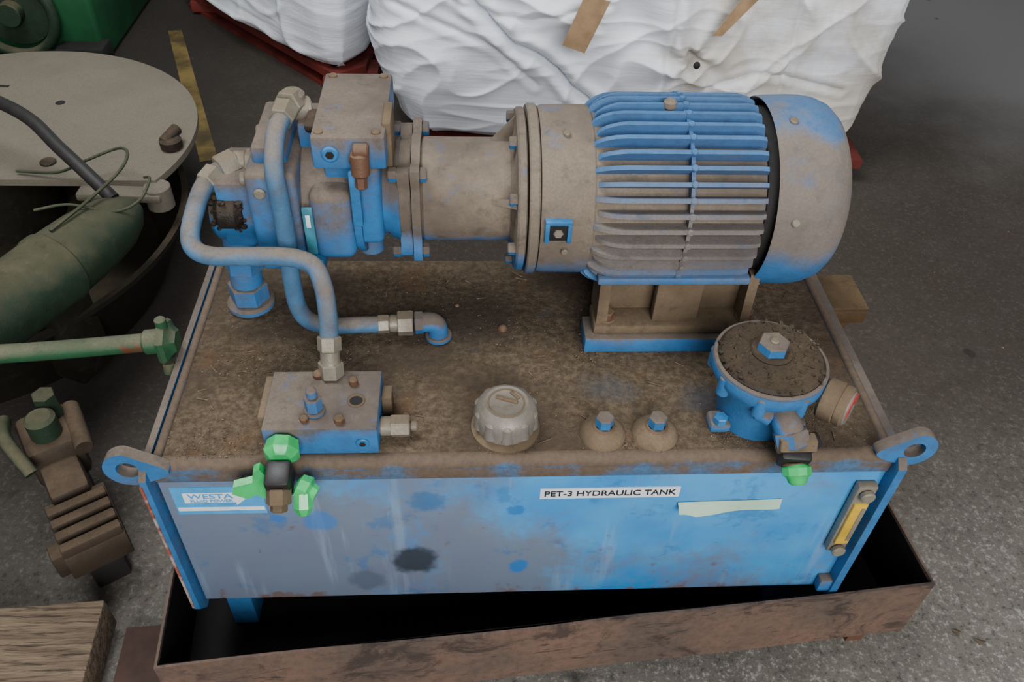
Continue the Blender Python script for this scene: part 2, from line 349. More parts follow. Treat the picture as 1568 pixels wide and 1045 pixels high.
# ================================================================ DRIP TRAY
TR=Grp('drip_tray')
a=math.atan2(.0086+.094,1.167+.0365); ux=V((math.cos(a),math.sin(a),0)); uy=V((-math.sin(a),math.cos(a),0)); o=V((-.0365,-.094,0))
W=1.208; Dp=.62; t=.004; zb=-.475; zt=-.32
def P(x,y,z): q=o+ux*x+uy*y; return (q.x,q.y,z)
def wall(bm,x0,x1,y0,y1,z0,z1): prism(bm,[P(x0,y0,z0),P(x1,y0,z0),P(x1,y1,z0),P(x0,y1,z0)],(0,0,z1-z0))
bm=TR('front_wall','tray'); n=60   # slightly dented front sheet
ra=[];
for i in range(n+1):
    x=-t+(W+2*t)*i/n; dn=.004*noise.noise(V((x*3,0,0))); dz=.003*noise.noise(V((x*5,3,0)))
    ra.append([bm.verts.new(P(x,yy+dn,z+(dz if z>-.4 else 0))) for yy,z in ((-t,zb),(-t,-.40),(-t,zt),(0,zt),(0,zb))])
for i in range(n):
    for k in range(5): bm.faces.new((ra[i][k],ra[i+1][k],ra[i+1][(k+1)%5],ra[i][(k+1)%5]))
bm.faces.new(ra[0]); bm.faces.new(list(reversed(ra[-1])))
wall(TR('side_wall_left','tray'),-t,0,0,Dp,zb,zt); wall(TR('side_wall_right','tray'),W,W+t,0,Dp,zb,zt); wall(TR('back_wall','tray'),-t,W+t,Dp,Dp+t,zb,zt)
wall(TR('tray_bottom','trayin'),0,W,0,Dp,zb,zb+.004)
for x0,x1,y0,y1 in ((0,W,.004,.005),(0,.001,.001,Dp),(W-.001,W,.001,Dp)): wall(TR('oily_lining','trayin'),x0,x1,y0,y1,zb+.004,zt-.006)
for x in (.06,W-.08):
    for y in (.03,Dp-.08): wall(TR('feet','rust'),x,x+.03,y-.02,y+.05,GZ,zb)
TR.done()

# ================================================================ MOTOR
MO=Grp('electric_motor'); Y0,Z0=.357,.200
def ax(x): return (x,Y0,Z0)
X=(1,0,0)
lathe(MO('motor_core','motor'),ax(0),X,[(.512,.10),(.514,.117),(.520,.119),(.578,.120),(.584,.119),(.587,.1165),(.82,.1165),(.825,.11)],72)
bm=MO('cooling_fins','fins')
for i in range(40):
    th=math.radians(i*9)
    d=V((0,-math.sin(th),math.cos(th))); tn=V((0,math.cos(th),math.sin(th)))
    if d.z<-.93: continue
    st=.0 if i%2 else .006
    pr=[(.580+st,.112),(.586+st,.124),(.596+st,.131),(.610+st,.136),(.626,.1375),(.800,.1375),(.812,.134),(.818,.112)]
    A=[V((x,Y0,Z0))+d*r for x,r in pr]
    wd_=[.0042 if r<.12 else .0030 for x,r in pr]
    a1=[bm.verts.new(p-tn*w) for p,w in zip(A,wd_)]; b1=[bm.verts.new(p+tn*w) for p,w in zip(A,wd_)]; n=len(A)
    bm.faces.new(a1); bm.faces.new(list(reversed(b1)))
    for k in range(n): bm.faces.new((a1[k],b1[k],b1[(k+1)%n],a1[(k+1)%n]))
bm=MO('fin_band','fins')
for i in range(40):
    th=math.radians(i*9); d=V((0,-math.sin(th),math.cos(th)))
    if d.z<-.93: continue
    c=V((.712,Y0,Z0)); cyl(bm,c+d*.125,c+d*.1395,.0048,.001,8)
lathe(MO('fin_band','fins'),ax(0),X,[(.7095,.125),(.7095,.1305),(.7145,.1305),(.7145,.125)],72)
lathe(MO('fan_cover','cover'),ax(0),X,[(.88,.128),(.828,.131),(.826,.1335),(.830,.1355),(.87,.137),(.888,.1365),(.904,.134),(.919,.128),(.930,.118),(.938,.103),(.942,.082),(.943,.05),(.943,0)],72)
lathe(MO('dark_gap','dark'),ax(0),X,[(.816,.112),(.816,.120),(.84,.122),(.84,.112)],48)
for th in (15,75,150,-60):
    r=math.radians(th); d=V((0,-math.sin(r),math.cos(r))); c=V(ax(.852)); cyl(MO('cover_screws','metal'),c+d*.134,c+d*.1405,.006,.0015,12)
lathe(MO('motor_flange','motor'),ax(0),X,[(.498,.09),(.498,.119),(.500,.121),(.510,.121),(.512,.119),(.512,.09)],72)
box(MO('bracket_window','dark'),.522,.552,Y0-.123,Y0-.115,Z0-.002,Z0+.024,.002)
bm=MO('window_bolts','bluepure'); box(bm,.519,.525,Y0-.126,Y0-.112,Z0-.004,Z0+.026,.001); box(bm,.549,.555,Y0-.126,Y0-.112,Z0-.004,Z0+.026,.001); box(bm,.519,.555,Y0-.125,Y0-.112,Z0+.024,Z0+.030,.001)
hexn(MO('window_nut','metal'),(.537,Y0-.116,Z0+.010),(.537,Y0-.126,Z0+.011),.007)
for th in (20,100,160,-50):
    r=math.radians(th); d=V((0,-math.sin(r),math.cos(r)))
    c=V(ax(.548))+d*.119; cyl(MO('bracket_lugs','metal'),c,c+d*.006,.005,.001,10)
bm=MO('mounting_pad','blue'); box(bm,.590,.862,.222,.275,0,.027,.002); box(bm,.590,.862,.44,.492,0,.027,.002)
bm=MO('feet','brown'); box(bm,.602,.852,.232,.285,.027,.044,.004); box(bm,.602,.852,.43,.482,.027,.044,.004)
bm=MO('foot_webs','brown')
for s in (-1,1):
    for x0,x1 in ((.606,.622),(.822,.836)):
        yA=Y0+s*.118
        prism(bm,[(x0,yA,.04),(x0,Y0+s*.112,.13),(x0,Y0+s*.06,.13),(x0,Y0+s*.06,.04)],(x1-x0,0,0))
    y=Y0+s*.104; box(bm,.690,.758,y-.009,y+.009,.04,.135,.003); y=Y0+s*.078; box(bm,.608,.834,y-.005,y+.005,.04,.13,.002)
box(MO('belly_bar','motor'),.60,.82,Y0-.120,Y0-.095,.118,.130,.003)
bm=MO('foot_bolts','rust')
for x in (.622,.834):
    for y in (.252,.462): hexn(bm,(x,y,.043),(x,y,.058),.012); cyl(bm,(x,y,.043),(x,y,.047),.016)
cyl(MO('lifting_boss','motor'),(.69,Y0,Z0+.130),(.69,Y0,Z0+.143),.009,.003)
MO.done(30)

# ================================================================ PUMP
PU=Grp('hydraulic_pump')
bm=PU('bell_housing','bell')
lathe(bm,ax(0),X,[(.352,.06),(.352,.070),(.356,.0735),(.475,.0735),(.480,.085),(.483,.113),(.486,.116),(.494,.116),(.496,.113),(.496,.08)],64)
bm=PU('flange_bolts','pump')
for th in (20,65,110,155,200,-30):
    r=math.radians(th); d=V((0,-math.sin(r),math.cos(r))); c=V(ax(0))+d*.102; hexn(bm,c+V((.472,0,0)),c+V((.486,0,0)),.0085)
for th in (70,-10):
    r=math.radians(th); d=V((0,-math.sin(r),math.cos(r))); tn=V((0,math.cos(r),math.sin(r)))
    prism(PU('bell_housing','bell'),[V(ax(.445))+d*.07-tn*.003,V(ax(.482))+d*.07-tn*.003,V(ax(.482))+d*.108-tn*.003],tn*.006)
def flange(bm,x0,x1,R,ear,rb,ph,n=4):
    pts=[]; N=96
    for i in range(N):
        a=2*math.pi*i/N; k=max(0,math.cos(n*(a-ph)))**4
        r=R+ear*k; pts.append((x0,Y0+r*math.cos(a),Z0+r*math.sin(a)))
    prism(bm,pts,(x1-x0,0,0))
flange(PU('adapter_flange','bell'),.340,.352,.078,.026,.01,math.radians(45)); flange(PU('pump_flange','bell'),.322,.3385,.070,.026,.01,math.radians(45))
bm=PU('pump_flange_bolts','pump')
for k in range(4):
    a=math.radians(45+90*k); c=V((0,Y0+math.cos(a)*.088,Z0+math.sin(a)*.088)); hexn(bm,c+V((.310,0,0)),c+V((.322,0,0)),.010); hexn(bm,c+V((.352,0,0)),c+V((.362,0,0)),.010)
bm=PU('pump_body','pump')
lathe(bm,ax(0),X,[(.19,.05),(.19,.074),(.194,.079),(.252,.079),(.258,.074),(.262,.066),(.300,.064),(.312,.070),(.323,.074),(.323,.05)],56)
box(bm,.205,.262,Y0-.092,Y0+.09,Z0-.06,Z0+.05,.014,seg=4); box(bm,.262,.30,Y0-.075,Y0+.07,Z0-.045,Z0+.08,.010,seg=3)
cyl(bm,(.275,Y0-.02,Z0-.092),(.275,Y0-.02,Z0-.05),.018)
lathe(PU('rib_ring','pump'),ax(0),X,[(.262,.06),(.262,.088),(.268,.089),(.272,.088),(.272,.06)],48)
box(PU('pump_foot','bluepure'),.190,.215,Y0-.09,Y0-.05,Z0-.085,Z0-.06,.003)
bm=PU('end_block','pump'); box(bm,.126,.192,Y0-.088,Y0+.075,Z0-.080,Z0+.078,.008,seg=3); box(bm,.134,.180,Y0-.060,Y0+.07,Z0+.07,Z0+.100,.006)
bm=PU('end_block_bolts','metal')
for y,z in ((-.070,.060),(.055,.06),(-.07,-.06)): cyl(bm,(.127,Y0+y,Z0+z),(.118,Y0+y,Z0+z),.009)
cyl(bm,(.145,Y0-.088,Z0+.05),(.145,Y0-.094,Z0+.05),.008); cyl(bm,(.145,Y0-.088,Z0-.05),(.145,Y0-.094,Z0-.05),.008)
box(PU('nameplate','teal'),.196,.210,Y0-.0955,Y0-.090,Z0-.045,Z0+.03,.001); box(PU('nameplate_print','white'),.200,.206,Y0-.0962,Y0-.0954,Z0+.0,Z0+.020,.0003)
bm=PU('top_block','pump'); box(bm,.218,.312,.272,.452,.284,.330,.004); box(bm,.226,.30,.30,.43,.25,.286,.004)
cyl(PU('port_plug','bluepure'),(.242,.272,.308),(.242,.266,.308),.011); cyl(PU('port_plug_socket','dark'),(.242,.2665,.308),(.242,.2655,.308),.006,.0005,6)
bm=PU('control_valve','rust'); cyl(bm,(.278,.272,.305),(.278,.258,.305),.012); cyl(bm,(.280,.262,.315),(.280,.255,.283),.012,.004); hexn(bm,(.280,.256,.286),(.280,.252,.268),.008); cyl(bm,(.292,.262,.318),(.272,.262,.318),.009)
box(PU('side_arm','bluepure'),.262,.276,.262,.272,.20,.285,.003)
box(PU('top_side_block','pump'),.190,.219,.34,.40,.272,.312,.005); box(PU('top_grease','soot'),.205,.222,.31,.36,.312,.325,.006)
for x,y in ((.228,.285),(.30,.285),(.23,.44),(.30,.44)): cyl(PU('block_screws','brown'),(x,y,.329),(x,y,.333),.006,.001,12)
box(PU('vertical_bracket','brown'),.306,.318,.30,.36,.27,.335,.003)
bm=PU('charge_pump','pump'); cyl(bm,(.060,Y0-.02,Z0-.022),(.127,Y0-.02,Z0-.022),.042,.006,32); box(bm,.075,.122,Y0-.060,Y0+.04,Z0-.06,Z0+.045,.008)
bm=PU('charge_pump_grime','soot'); cyl(bm,(.070,Y0-.052,Z0-.004),(.108,Y0-.052,Z0-.004),.024,.008)
for i in range(60):
    s=random.uniform(.002,.006); lathe(bm,(random.uniform(.068,.112),Y0-.060+random.uniform(-.01,.01),Z0+random.uniform(-.03,.02)),(random.random()-.5,random.random()-.5,1),[(-s,0),(-s*.5,s*.9),(s*.4,s),(s,0)],7)
bm=PU('suction_fitting','pump'); cyl(bm,(.080,.335,.0),(.080,.335,.014),.036,.004); hexn(bm,(.080,.335,.014),(.080,.335,.045),.030); cyl(bm,(.080,.335,.045),(.082,.335,.075),.024); hexn(bm,(.082,.335,.075),(.084,.335,.10),.030); cyl(bm,(.084,.335,.10),(.085,.337,.16),.025)
PU.done()

# ================================================================ PIPES
PA=Grp('hydraulic_pipe')
A=[(.178,.325,.330),(.172,.295,.320),(.171,.262,.292),(.173,.252,.26),(.174,.248,.19),(.172,.244,.13),(.174,.242,.075),(.187,.245,.045),(.215,.249,.032),(.25,.252,.031),(.285,.253,.031)]
tube(PA('pipe','bluepipe'),A,.0125)
bm=PA('top_fitting','metal'); cyl(bm,(.205,.37,.318),(.186,.362,.322),.016); hexn(bm,(.186,.368,.330),(.180,.345,.334),.019); hexn(bm,(.180,.343,.334),(.176,.318,.329),.017); cyl(bm,(.185,.366,.315),(.186,.366,.345),.016,.004)
bm=PA('lower_nut','metal'); hexn(bm,(.283,.253,.031),(.300,.254,.031),.014); hexn(bm,(.312,.255,.031),(.335,.256,.031),.019); cyl(bm,(.300,.255,.031),(.315,.255,.031),.013)
bm=PA('tank_elbow','blue'); hexn(bm,(.337,.256,.031),(.350,.257,.031),.017); tube(bm,[(.348,.257,.031),(.362,.258,.030),(.370,.258,.022),(.372,.258,0)],.015); cyl(bm,(.372,.258,0),(.372,.258,.008),.020)
PA.done()
PB=Grp('hydraulic_pipe')
B=[(.094,.345,.246),(.075,.330,.243),(.062,.300,.236),(.056,.265,.222),(.054,.235,.208),(.060,.220,.196),(.080,.214,.189),(.12,.212,.189),(.165,.211,.190),(.195,.208,.188),(.216,.200,.180),(.227,.182,.160),(.231,.163,.130),(.231,.148,.100)]
tube(PB('pipe','bluepipe'),B,.0125)
bm=PB('upper_fitting','metal'); hexn(bm,(.128,.352,.245),(.112,.352,.246),.018); cyl(bm,(.112,.352,.246),(.095,.350,.247),.015); hexn(bm,(.098,.351,.247),(.078,.334,.244),.019); hexn(bm,(.074,.330,.243),(.064,.308,.238),.016)
bm=PB('lower_fitting','metal'); hexn(bm,(.231,.150,.104),(.231,.140,.086),.016); cyl(bm,(.231,.141,.088),(.231,.132,.068),.013); hexn(bm,(.231,.134,.072),(.231,.129,.050),.017)
PB.done()

# ================================================================ MANIFOLD + VALVES
MB=Grp('valve_manifold')
box(MB('block','blue'),.152,.298,.034,.138,0,.050,.002)
bm=MB('spool_bolt','blue'); cyl(bm,(.216,.064,.05),(.216,.064,.056),.014); hexn(bm,(.216,.064,.055),(.216,.064,.078),.0115); cyl(bm,(.216,.064,.078),(.216,.064,.092),.007)
bm=MB('rusty_bolts','rust'); hexn(bm,(.250,.045,.05),(.250,.045,.060),.007); hexn(bm,(.205,.048,.05),(.205,.048,.058),.006); cyl(bm,(.262,.112,.05),(.262,.112,.062),.006); cyl(bm,(.213,.128,.05),(.213,.128,.058),.007)
cyl(MB('port_hole','dark'),(.268,.082,.0495),(.268,.082,.0507),.009,.0003); torus(MB('port_ring','brown'),(.268,.082,.0505),(0,0,1),.010,.0018,24,8)
bm=MB('side_fitting','metal'); cyl(bm,(.298,.064,.020),(.318,.064,.020),.013); hexn(bm,(.312,.064,.020),(.338,.064,.020),.0155); cyl(bm,(.338,.064,.020),(.348,.064,.020),.007)
cyl(MB('front_plug','bluepure'),(.278,.034,.022),(.278,.031,.022),.009); cyl(MB('front_plug_socket','dark'),(.278,.0315,.022),(.278,.0305,.022),.0045,.0003,6)
box(MB('side_tab','brown'),.298,.312,.10,.125,0,.035,.002); box(MB('left_rail','brown'),.142,.152,.06,.135,0,.045,.002)
MB.done()
BV=Grp('ball_valve')
bm=BV('green_inlet','plgreen'); lathe(bm,(.178,.034,.030),(.0,-1,-.15),[(0,.014),(.004,.021),(.020,.024),(.026,.020),(.03,.014)],8,.3)
bm=BV('valve_body','black'); box(bm,.160,.192,-.028,.008,-.012,.026,.005,rot=(.25,0,0))
bm=BV('valve_nut','brown'); hexn(bm,(.176,-.022,.004),(.176,-.036,-.012),.016); hexn(bm,(.176,-.033,-.010),(.176,-.042,-.020),.011)
bm=BV('green_handle','plgreen')
prism(bm,[(.160,-.010,.010),(.154,-.012,.028),(.146,-.013,.024),(.142,-.014,.004),(.118,-.018,.000),(.114,-.018,-.014),(.132,-.02,-.022),(.146,-.018,-.016),(.152,-.016,-.028),(.162,-.014,-.012)],(0,.010,.002))
lathe(bm,(.196,-.012,-.004),(1,-.35,-.35),[(0,.010),(.003,.016),(.016,.018),(.020,.012),(.028,.010),(.028,0)],8)
lathe(bm,(.205,-.022,-.006),(0,-.6,-.8),[(0,.012),(.02,.013),(.030,.007),(.030,0)],7)
BV.done(25)
# ================================================================ CAP / PLUGS
BC=Grp('breather_cap'); c=(.466,.076,0)
lathe(BC('base_ring','brown'),c,(0,0,1),[(0,.047),(.004,.047),(.007,.043),(.010,.038)],48)
lathe(BC('cap_body','cap'),c,(0,0,1),[(.008,.036),(.012,.041),(.030,.0425),(.040,.041),(.046,.037),(.049,.033),(.051,.031),(.052,.029),(.0505,.026),(.050,0)],56)
bm=BC('cap_flutes','cap')
for i in range(10):
    a=2*math.pi*(i+.5)/10; p=V(c)+V((math.cos(a)*.0365,math.sin(a)*.0365,.012)); cyl(bm,p,p+V((-math.cos(a)*.003,-math.sin(a)*.003,.031)),.0095,.004,14)
bm=BC('cap_mark','brown'); torus(bm,(.466,.076,.0505),(0,0,1),.024,.0012,40,6)
box(bm,.452,.482,.078,.084,.049,.0525,.001,rot=(0,0,-.35)); box(bm,.470,.486,.086,.091,.049,.0525,.001,rot=(0,0,-.9))
BC.done()
for x,y in ((.598,.062),(.670,.061)):
    PG=Grp('hex_plug'); lathe(PG('plug_base','brown'),(x,y,0),(0,0,1),[(0,.032),(.005,.031),(.012,.025),(.017,.017),(.02,.012)],24)
    hexn(PG('plug_head','blue'),(x,y,.018),(x,y,.036),.0125); cyl(PG('plug_washer','rust'),(x,y,.015),(x,y,.020),.016); PG.done()
# ================================================================ FILTER
F=Grp('return_filter'); fx,fy=.815,.096
bm=F('filter_bowl','blue')
lathe(bm,(fx,fy,0),(0,0,1),[(0,.050),(.008,.051),(.012,.052),(.05,.057),(.072,.065),(.083,.071),(.090,.0755),(.098,.0765),(.106,.0755),(.108,.072)],56)
box(bm,.745,.775,.060,.090,0,.018,.006); box(bm,.85,.88,.06,.09,0,.018,.006)
for th in range(8):
    a=math.radians(22+45*th); p=V((fx+math.cos(a)*.069,fy+math.sin(a)*.069,.07)); cyl(bm,p,p+V((0,0,.034)),.009,.003,12)
lathe(F('lid_sludge','soot'),(fx,fy,0),(0,0,1),[(.104,.069),(.112,.070),(.116,.066),(.117,.03),(.119,0)],40)
bm=F('lid_sludge','soot')
for i in range(260):
    a=random.uniform(0,6.28); rr=random.uniform(.026,.070); s=random.uniform(.001,.0038); lathe(bm,(fx+math.cos(a)*rr,fy+math.sin(a)*rr,.116),(random.random()-.5,random.random()-.5,1),[(-s,0),(-s*.4,s*.9),(s*.3,s),(s*.7,0)],6)
torus(F('lid_rim','pump'),(fx,fy,.108),(0,0,1),.072,.0035,56,10)
bm=F('lid_nut','blue'); hexn(bm,(fx,fy+.006,.118),(fx,fy+.006,.135),.0205)
cyl(F('lid_washer','soot'),(fx,fy+.006,.115),(fx,fy+.006,.121),.028,.002); cyl(F('lid_stud','metal'),(fx,fy+.006,.134),(fx,fy+.006,.138),.006)
bm=F('flange_bolt','bluepure'); hexn(bm,(.758,.066,.018),(.758,.066,.030),.010)
bm=F('outlet_elbow','blue'); tube(bm,[(.822,.050,.072),(.824,.030,.068),(.828,.014,.060),(.832,.006,.048)],.019); hexn(bm,(.829,.014,.060),(.834,.002,.044),.024); cyl(bm,(.790,.040,.07),(.808,.03,.066),.012)
F.done()
BV2=Grp('ball_valve')
bm=BV2('valve_body','black'); box(bm,.816,.856,-.018,.014,.018,.050,.005,rot=(.35,0,-.1)); box(bm,.846,.866,-.008,.014,.036,.060,.004,rot=(.3,.2,.3))
bm=BV2('valve_collar','brown'); hexn(bm,(.812,.000,.050),(.860,.000,.050),.014); cyl(bm,(.836,-.010,.028),(.838,-.020,.014),.016)
lathe(BV2('green_plug','plgreen'),(.838,-.014,.026),(.05,-.75,-.65),[(0,.014),(.004,.019),(.014,.019),(.018,.014),(.024,.012),(.027,.008),(.027,0)],10)
BV2.done()
PGa=Grp('pressure_gauge'); d=V((1,-.85,.10)).normalized(); p=V((.880,.056,.078))
cyl(PGa('gauge_body','brown'),p,p+d*.026,.029,.004,32); cyl(PGa('gauge_bezel','brown'),p+d*.022,p+d*.036,.028,.003,32); cyl(PGa('gauge_face','cap'),p+d*.033,p+d*.0385,.024,.002,32); cyl(PGa('gauge_stem','metal'),p-d*.02,p,.010)
bm=PGa('red_sector','red'); _,u,v=basis(d)
pts=[p+d*.0387+u*(math.cos(a)*r)+v*(math.sin(a)*r) for r,aa in ((.022,range(0,181,15)),(.010,range(180,-1,-15))) for a in [math.radians(x) for x in aa]]
prism(bm,pts,d*.001); PGa.done()

# ================================================================ BRACKET right back
BR=Grp('steel_bracket')
bm=BR('bracket_plate','bracket'); box(bm,1.006,1.085,.345,.435,-.030,-.022,.002); box(bm,1.006,1.085,.345,.353,-.055,-.028,.002)
prism(bm,[(1.007,.35,-.03),(1.075,.35,-.03),(1.03,.35,-.14),(1.007,.35,-.16)],(0,.006,0)); BR.done()

# ================================================================ BAGS
def roundpoly(poly,cut,it=3,N=420):
    P=[]; n=len(poly)
    for i in range(n):
        a,b,c=V((*poly[i-1],0)),V((*poly[i],0)),V((*poly[(i+1)%n],0))
        P.append(b+(a-b).normalized()*cut); P.append(b+(c-b).normalized()*cut)
    for _ in range(it):
        Q=[]
        for i in range(len(P)): a,b=P[i],P[(i+1)%len(P)]; Q+= [a*.75+b*.25,a*.25+b*.75]
        P=Q
    L=[(P[(i+1)%len(P)]-P[i]).length for i in range(len(P))]; tot=sum(L); out=[]; i=0;acc=0
    for k in range(N):
        s=tot*k/N
        while acc+L[i]<s: acc+=L[i]; i+=1
        out.append(P[i].lerp(P[(i+1)%len(P)],(s-acc)/L[i]))
    return out
CR=[(.43,.03),(.50,-.04),(.56,-.10),(.62,-.125),(.68,-.175),(.73,-.235),(.80,-.285)]
SEAMS=[[(.98,.2),(.97,-.43)],[(1.30,.2),(1.33,-.43)],[(.25,-.02),(.5,-.10),(.62,-.22)],[(1.1,-.2),(1.25,-.16),(1.5,-.22)],[(.3,.08),(.42,.0),(.6,-.03),(.8,.02)]]
def segd(px,pz,pts):
    m=9
    for (a,b),(c,d) in zip(pts[:-1],pts[1:]):
        t=max(0,min(1,((px-a)*(c-a)+(pz-b)*(d-b))/((c-a)**2+(d-b)**2))); m=min(m,math.hypot(px-a-t*(c-a),pz-b-t*(d-b)))
    return m
def bag(grp,poly,z0,z1,seed,N=460,Mh=150,cut=.14,amp=1.,feat=False):
    bm=grp('bag_fabric','bag'); R=roundpoly(poly,cut,3,N); cen=sum(R,V((0,0,0)))/N; rows=[]
    so=V((seed*3.1,seed*1.7,seed))
    for j in range(Mh+1):
        s=j/Mh; row=[]
        for i in range(N):
            b=R[i]; tn=(R[(i+1)%N]-R[i-1]).normalized(); nr=V((tn.y,-tn.x,0))
            z=z0+(z1-z0)*s; P=V((b.x,b.y,z))
            off=.05*math.sin(math.pi*min(1,s*1.05))**.6-.03
            q=P+so
            w=noise.noise(V((q.x*2.0,q.y*2.0,q.z*2.0)))*.040
            rd=1-abs(noise.noise(V((q.x*2.5+q.z*1.5,q.y*2.5,q.z*2.5)))*2); w+=max(0,rd)**6*.022
            rd=1-abs(noise.noise(V((q.x*4-q.z*3,q.y*4,q.z*4+3)))*2); w+=max(0,rd)**6*.010
            rd=1-abs(noise.noise(V((q.x*3.5,q.y*3.5,q.z*15+9)))*2); w+=max(0,rd)**3*.005
            w+=noise.noise(V((q.x*12,q.y*12,q.z*12)))*.002
            if feat and nr.y<-.5:
                d=segd(P.x,P.z,CR); w-=.030*math.exp(-(d/.007)**2); w+=.014*math.exp(-((d-.03)/.018)**2)
                for sm in SEAMS: d=segd(P.x,P.z,sm); w-=.007*math.exp(-(d/.007)**2); w+=.004*math.exp(-((d-.02)/.012)**2)
                r=math.hypot(P.x-1.04,P.z+.11); th=math.atan2(P.z+.11,P.x-1.04)
                e=math.exp(-(r/.12)**2); w+=e*(.030+.012*math.sin(5*th+r*22)); w-=.07*math.exp(-(r/.016)**2)
                r=math.hypot(P.x-.93,P.z-.02); w+=.035*math.exp(-(r/.10)**2)*math.sin(14*P.x+9*P.z)
            P+=nr*(off+w*amp)
            if s<.04: P-=nr*(.04-s)*.8
            P.z+=noise.noise(V((q.x*3,q.y*3,5)))*.02*s
            row.append(bm.verts.new(P))
        rows.append(row)
    for k,(f,dz) in enumerate(((.93,.03),(.75,.05),(.45,.07),(.15,.07))):
        row=[]
        for i in range(N):
            b=rows[Mh][i].co; c=V((cen.x,cen.y,b.z)); P=c+(b-c)*f; P.z=z1+dz+noise.noise(P*5)*.03; row.append(bm.verts.new(P))
        rows.append(row)
    for a,b in zip(rows[:-1],rows[1:]):
        for i in range(N): j=(i+1)%N; bm.faces.new((a[i],a[j],b[j],b[i]))
    bm.faces.new(rows[-1]); bm.faces.new(list(reversed(rows[0])))
B1=Grp('bulk_bag'); bag(B1,[(.16,1.58),(1.64,1.47),(1.70,2.20),(.21,2.26)],-.43,.42,1,N=760,Mh=240,feat=True)
lathe(B1('spout_hole','dark'),(1.04,1.436,-.11),(0,-1,.3),[(0,.010),(.005,.007),(.006,0)],10)
prism(B1('brown_tape','tape'),[(.672,1.425,-.055),(.732,1.422,-.075),(.785,1.424,.06),(.720,1.426,.075)],(0,.003,0)); prism(B1('brown_tape','tape'),[(1.06,1.415,-.02),(1.085,1.415,-.02),(1.17,1.415,.09),(1.13,1.415,.10)],(0,.003,0))
B1.done(60)
B2=Grp('bulk_bag'); bag(B2,[(-.05,1.99),(.09,2.06),(.11,2.32),(.50,2.75),(.1,3.2),(-.80,2.85)],-.435,.4,4,N=420,Mh=110,cut=.07,amp=.7); B2.done(60)
def pallet(name,poly,shift):
    G=Grp(name)
    pts=[V((x,y,0)) for x,y in poly]; c=sum(pts,V((0,0,0)))/len(pts)
    def ins(f,z): return [(c.x+(p.x-c.x)*f,c.y+(p.y-c.y)*f,z) for p in pts]
    prism(G('deck','redpal'),ins(1.0,-.465),(0,0,.028)); prism(G('base','redpal'),ins(.97,GZ),(0,0,.012))
    bm=G('blocks','redpal')
    for f in (.85,.4):
        for p in pts: q=c+(p-c)*f; box(bm,q.x-.05,q.x+.05,q.y-.05,q.y+.05,GZ+.012,-.465,.002)
    G.done()
pallet('pallet',[(.26,1.62),(1.63,1.50),(1.66,2.16),(.29,2.20)],0); pallet('pallet',[(-.02,2.03),(.08,2.10),(.10,2.32),(.48,2.75),(.1,3.1),(-.72,2.80)],0)

# ================================================================ GREEN MACHINERY (left)
G=Grp('mixing_machine')
pts=[]
for i in range(120):
    a=2*math.pi*i/120; x=-.72+.472*math.cos(a); y=1.19+.472*math.sin(a)
    if y>=.985: pts.append((x,y,-.215))
k=max(range(len(pts)),key=lambda i:math.hypot(pts[i][0]-pts[i-1][0],pts[i][1]-pts[i-1][1])); pts=pts[k:]+pts[:k]
prism(G('round_table','disc'),pts,(0,0,.016))
box(G('table_slot','dark'),-.99,-.78,1.44,1.452,-.2,-.1982,0); cyl(G('table_slot','dark'),(-.62,1.36,-.2),(-.62,1.36,-.1985),.012,.0002)
cyl(G('pedestal','basin'),(-.80,1.25,-.50),(-.80,1.25,-.215),.14,.01,40)
lathe(G('basin','basin'),(-.80,1.0,GZ),(0,0,1),[(0,.44),(.03,.46),(.19,.535),(.20,.545),(.212,.545),(.212,.53),(.19,.52),(.05,.44),(.045,0)],90)
bm=G('support_arm','disc'); box(bm,-.46,-.27,.955,1.0,-.232,-.212,.006,rot=(0,0,-.05)); cyl(bm,(-.285,.985,-.26),(-.285,.985,-.205),.03)
bm=G('grimy_pivot','soot'); cyl(bm,(-.285,1.14,-.20),(-.285,1.14,-.17),.026,.006); cyl(bm,(-.30,1.13,-.18),(-.27,1.17,-.16),.014,.004); cyl(bm,(-.55,1.07,-.2),(-.55,1.07,-.193),.018)
p0=V((-.47,.44,-.17)); p1=V((-.285,.85,-.17)); dd=(p1-p0); L=dd.length
lathe(G('gear_motor_body','greenD'),p0,dd,[(0,.05),(.002,.068),(.014,.074),(.02,.070),(L*.45,.072),(L*.46,.075),(L*.50,.075),(L*.51,.071),(L*.7,.068),(L*.85,.058),(L*.94,.042),(L,.02),(L,0)],48)
lathe(G('gear_motor_end','green'),p0,-dd,[(-.001,.066),(.010,.064),(.014,.05),(.014,0)],40)
box(G('gear_motor_mount','basin'),-.46,-.38,.62,.72,-.47,-.22,.01,rot=(0,0,-.4))
tube(G('hose','hose'),[(-.85,1.20,-.06),(-.70,1.10,-.03),(-.596,1.045,-.03),(-.50,.975,-.035),(-.43,.91,-.06),(-.375,.865,-.085),(-.31,.82,-.13)],.014)
tube(G('wire','greenD'),[(-.60,1.02,-.19),(-.50,1.0,-.18),(-.43,1.00,-.15),(-.36,1.02,-.13),(-.31,.95,-.10),(-.30,.86,-.09),(-.33,.75,-.09),(-.37,.66,-.095)],.0035,8,8)
tube(G('wire','greenD'),[(-.29,.95,-.16),(-.25,.88,-.12),(-.25,.80,-.12),(-.29,.76,-.12),(-.36,.74,-.09),(-.42,.72,-.09)],.003,8,8)
G.done()
GB=Grp('green_machine_cabinet')
box(GB('cabinet','cabgreen'),-2.1,-.86,2.27,3.0,GZ,.1,.02,seg=3); torus(GB('hand_wheel','greenD'),(-1.12,2.23,-.33),(0,1,0),.14,.018,48,12); cyl(GB('wheel_hub','greenD'),(-1.12,2.27,-.33),(-1.12,2.21,-.33),.04)
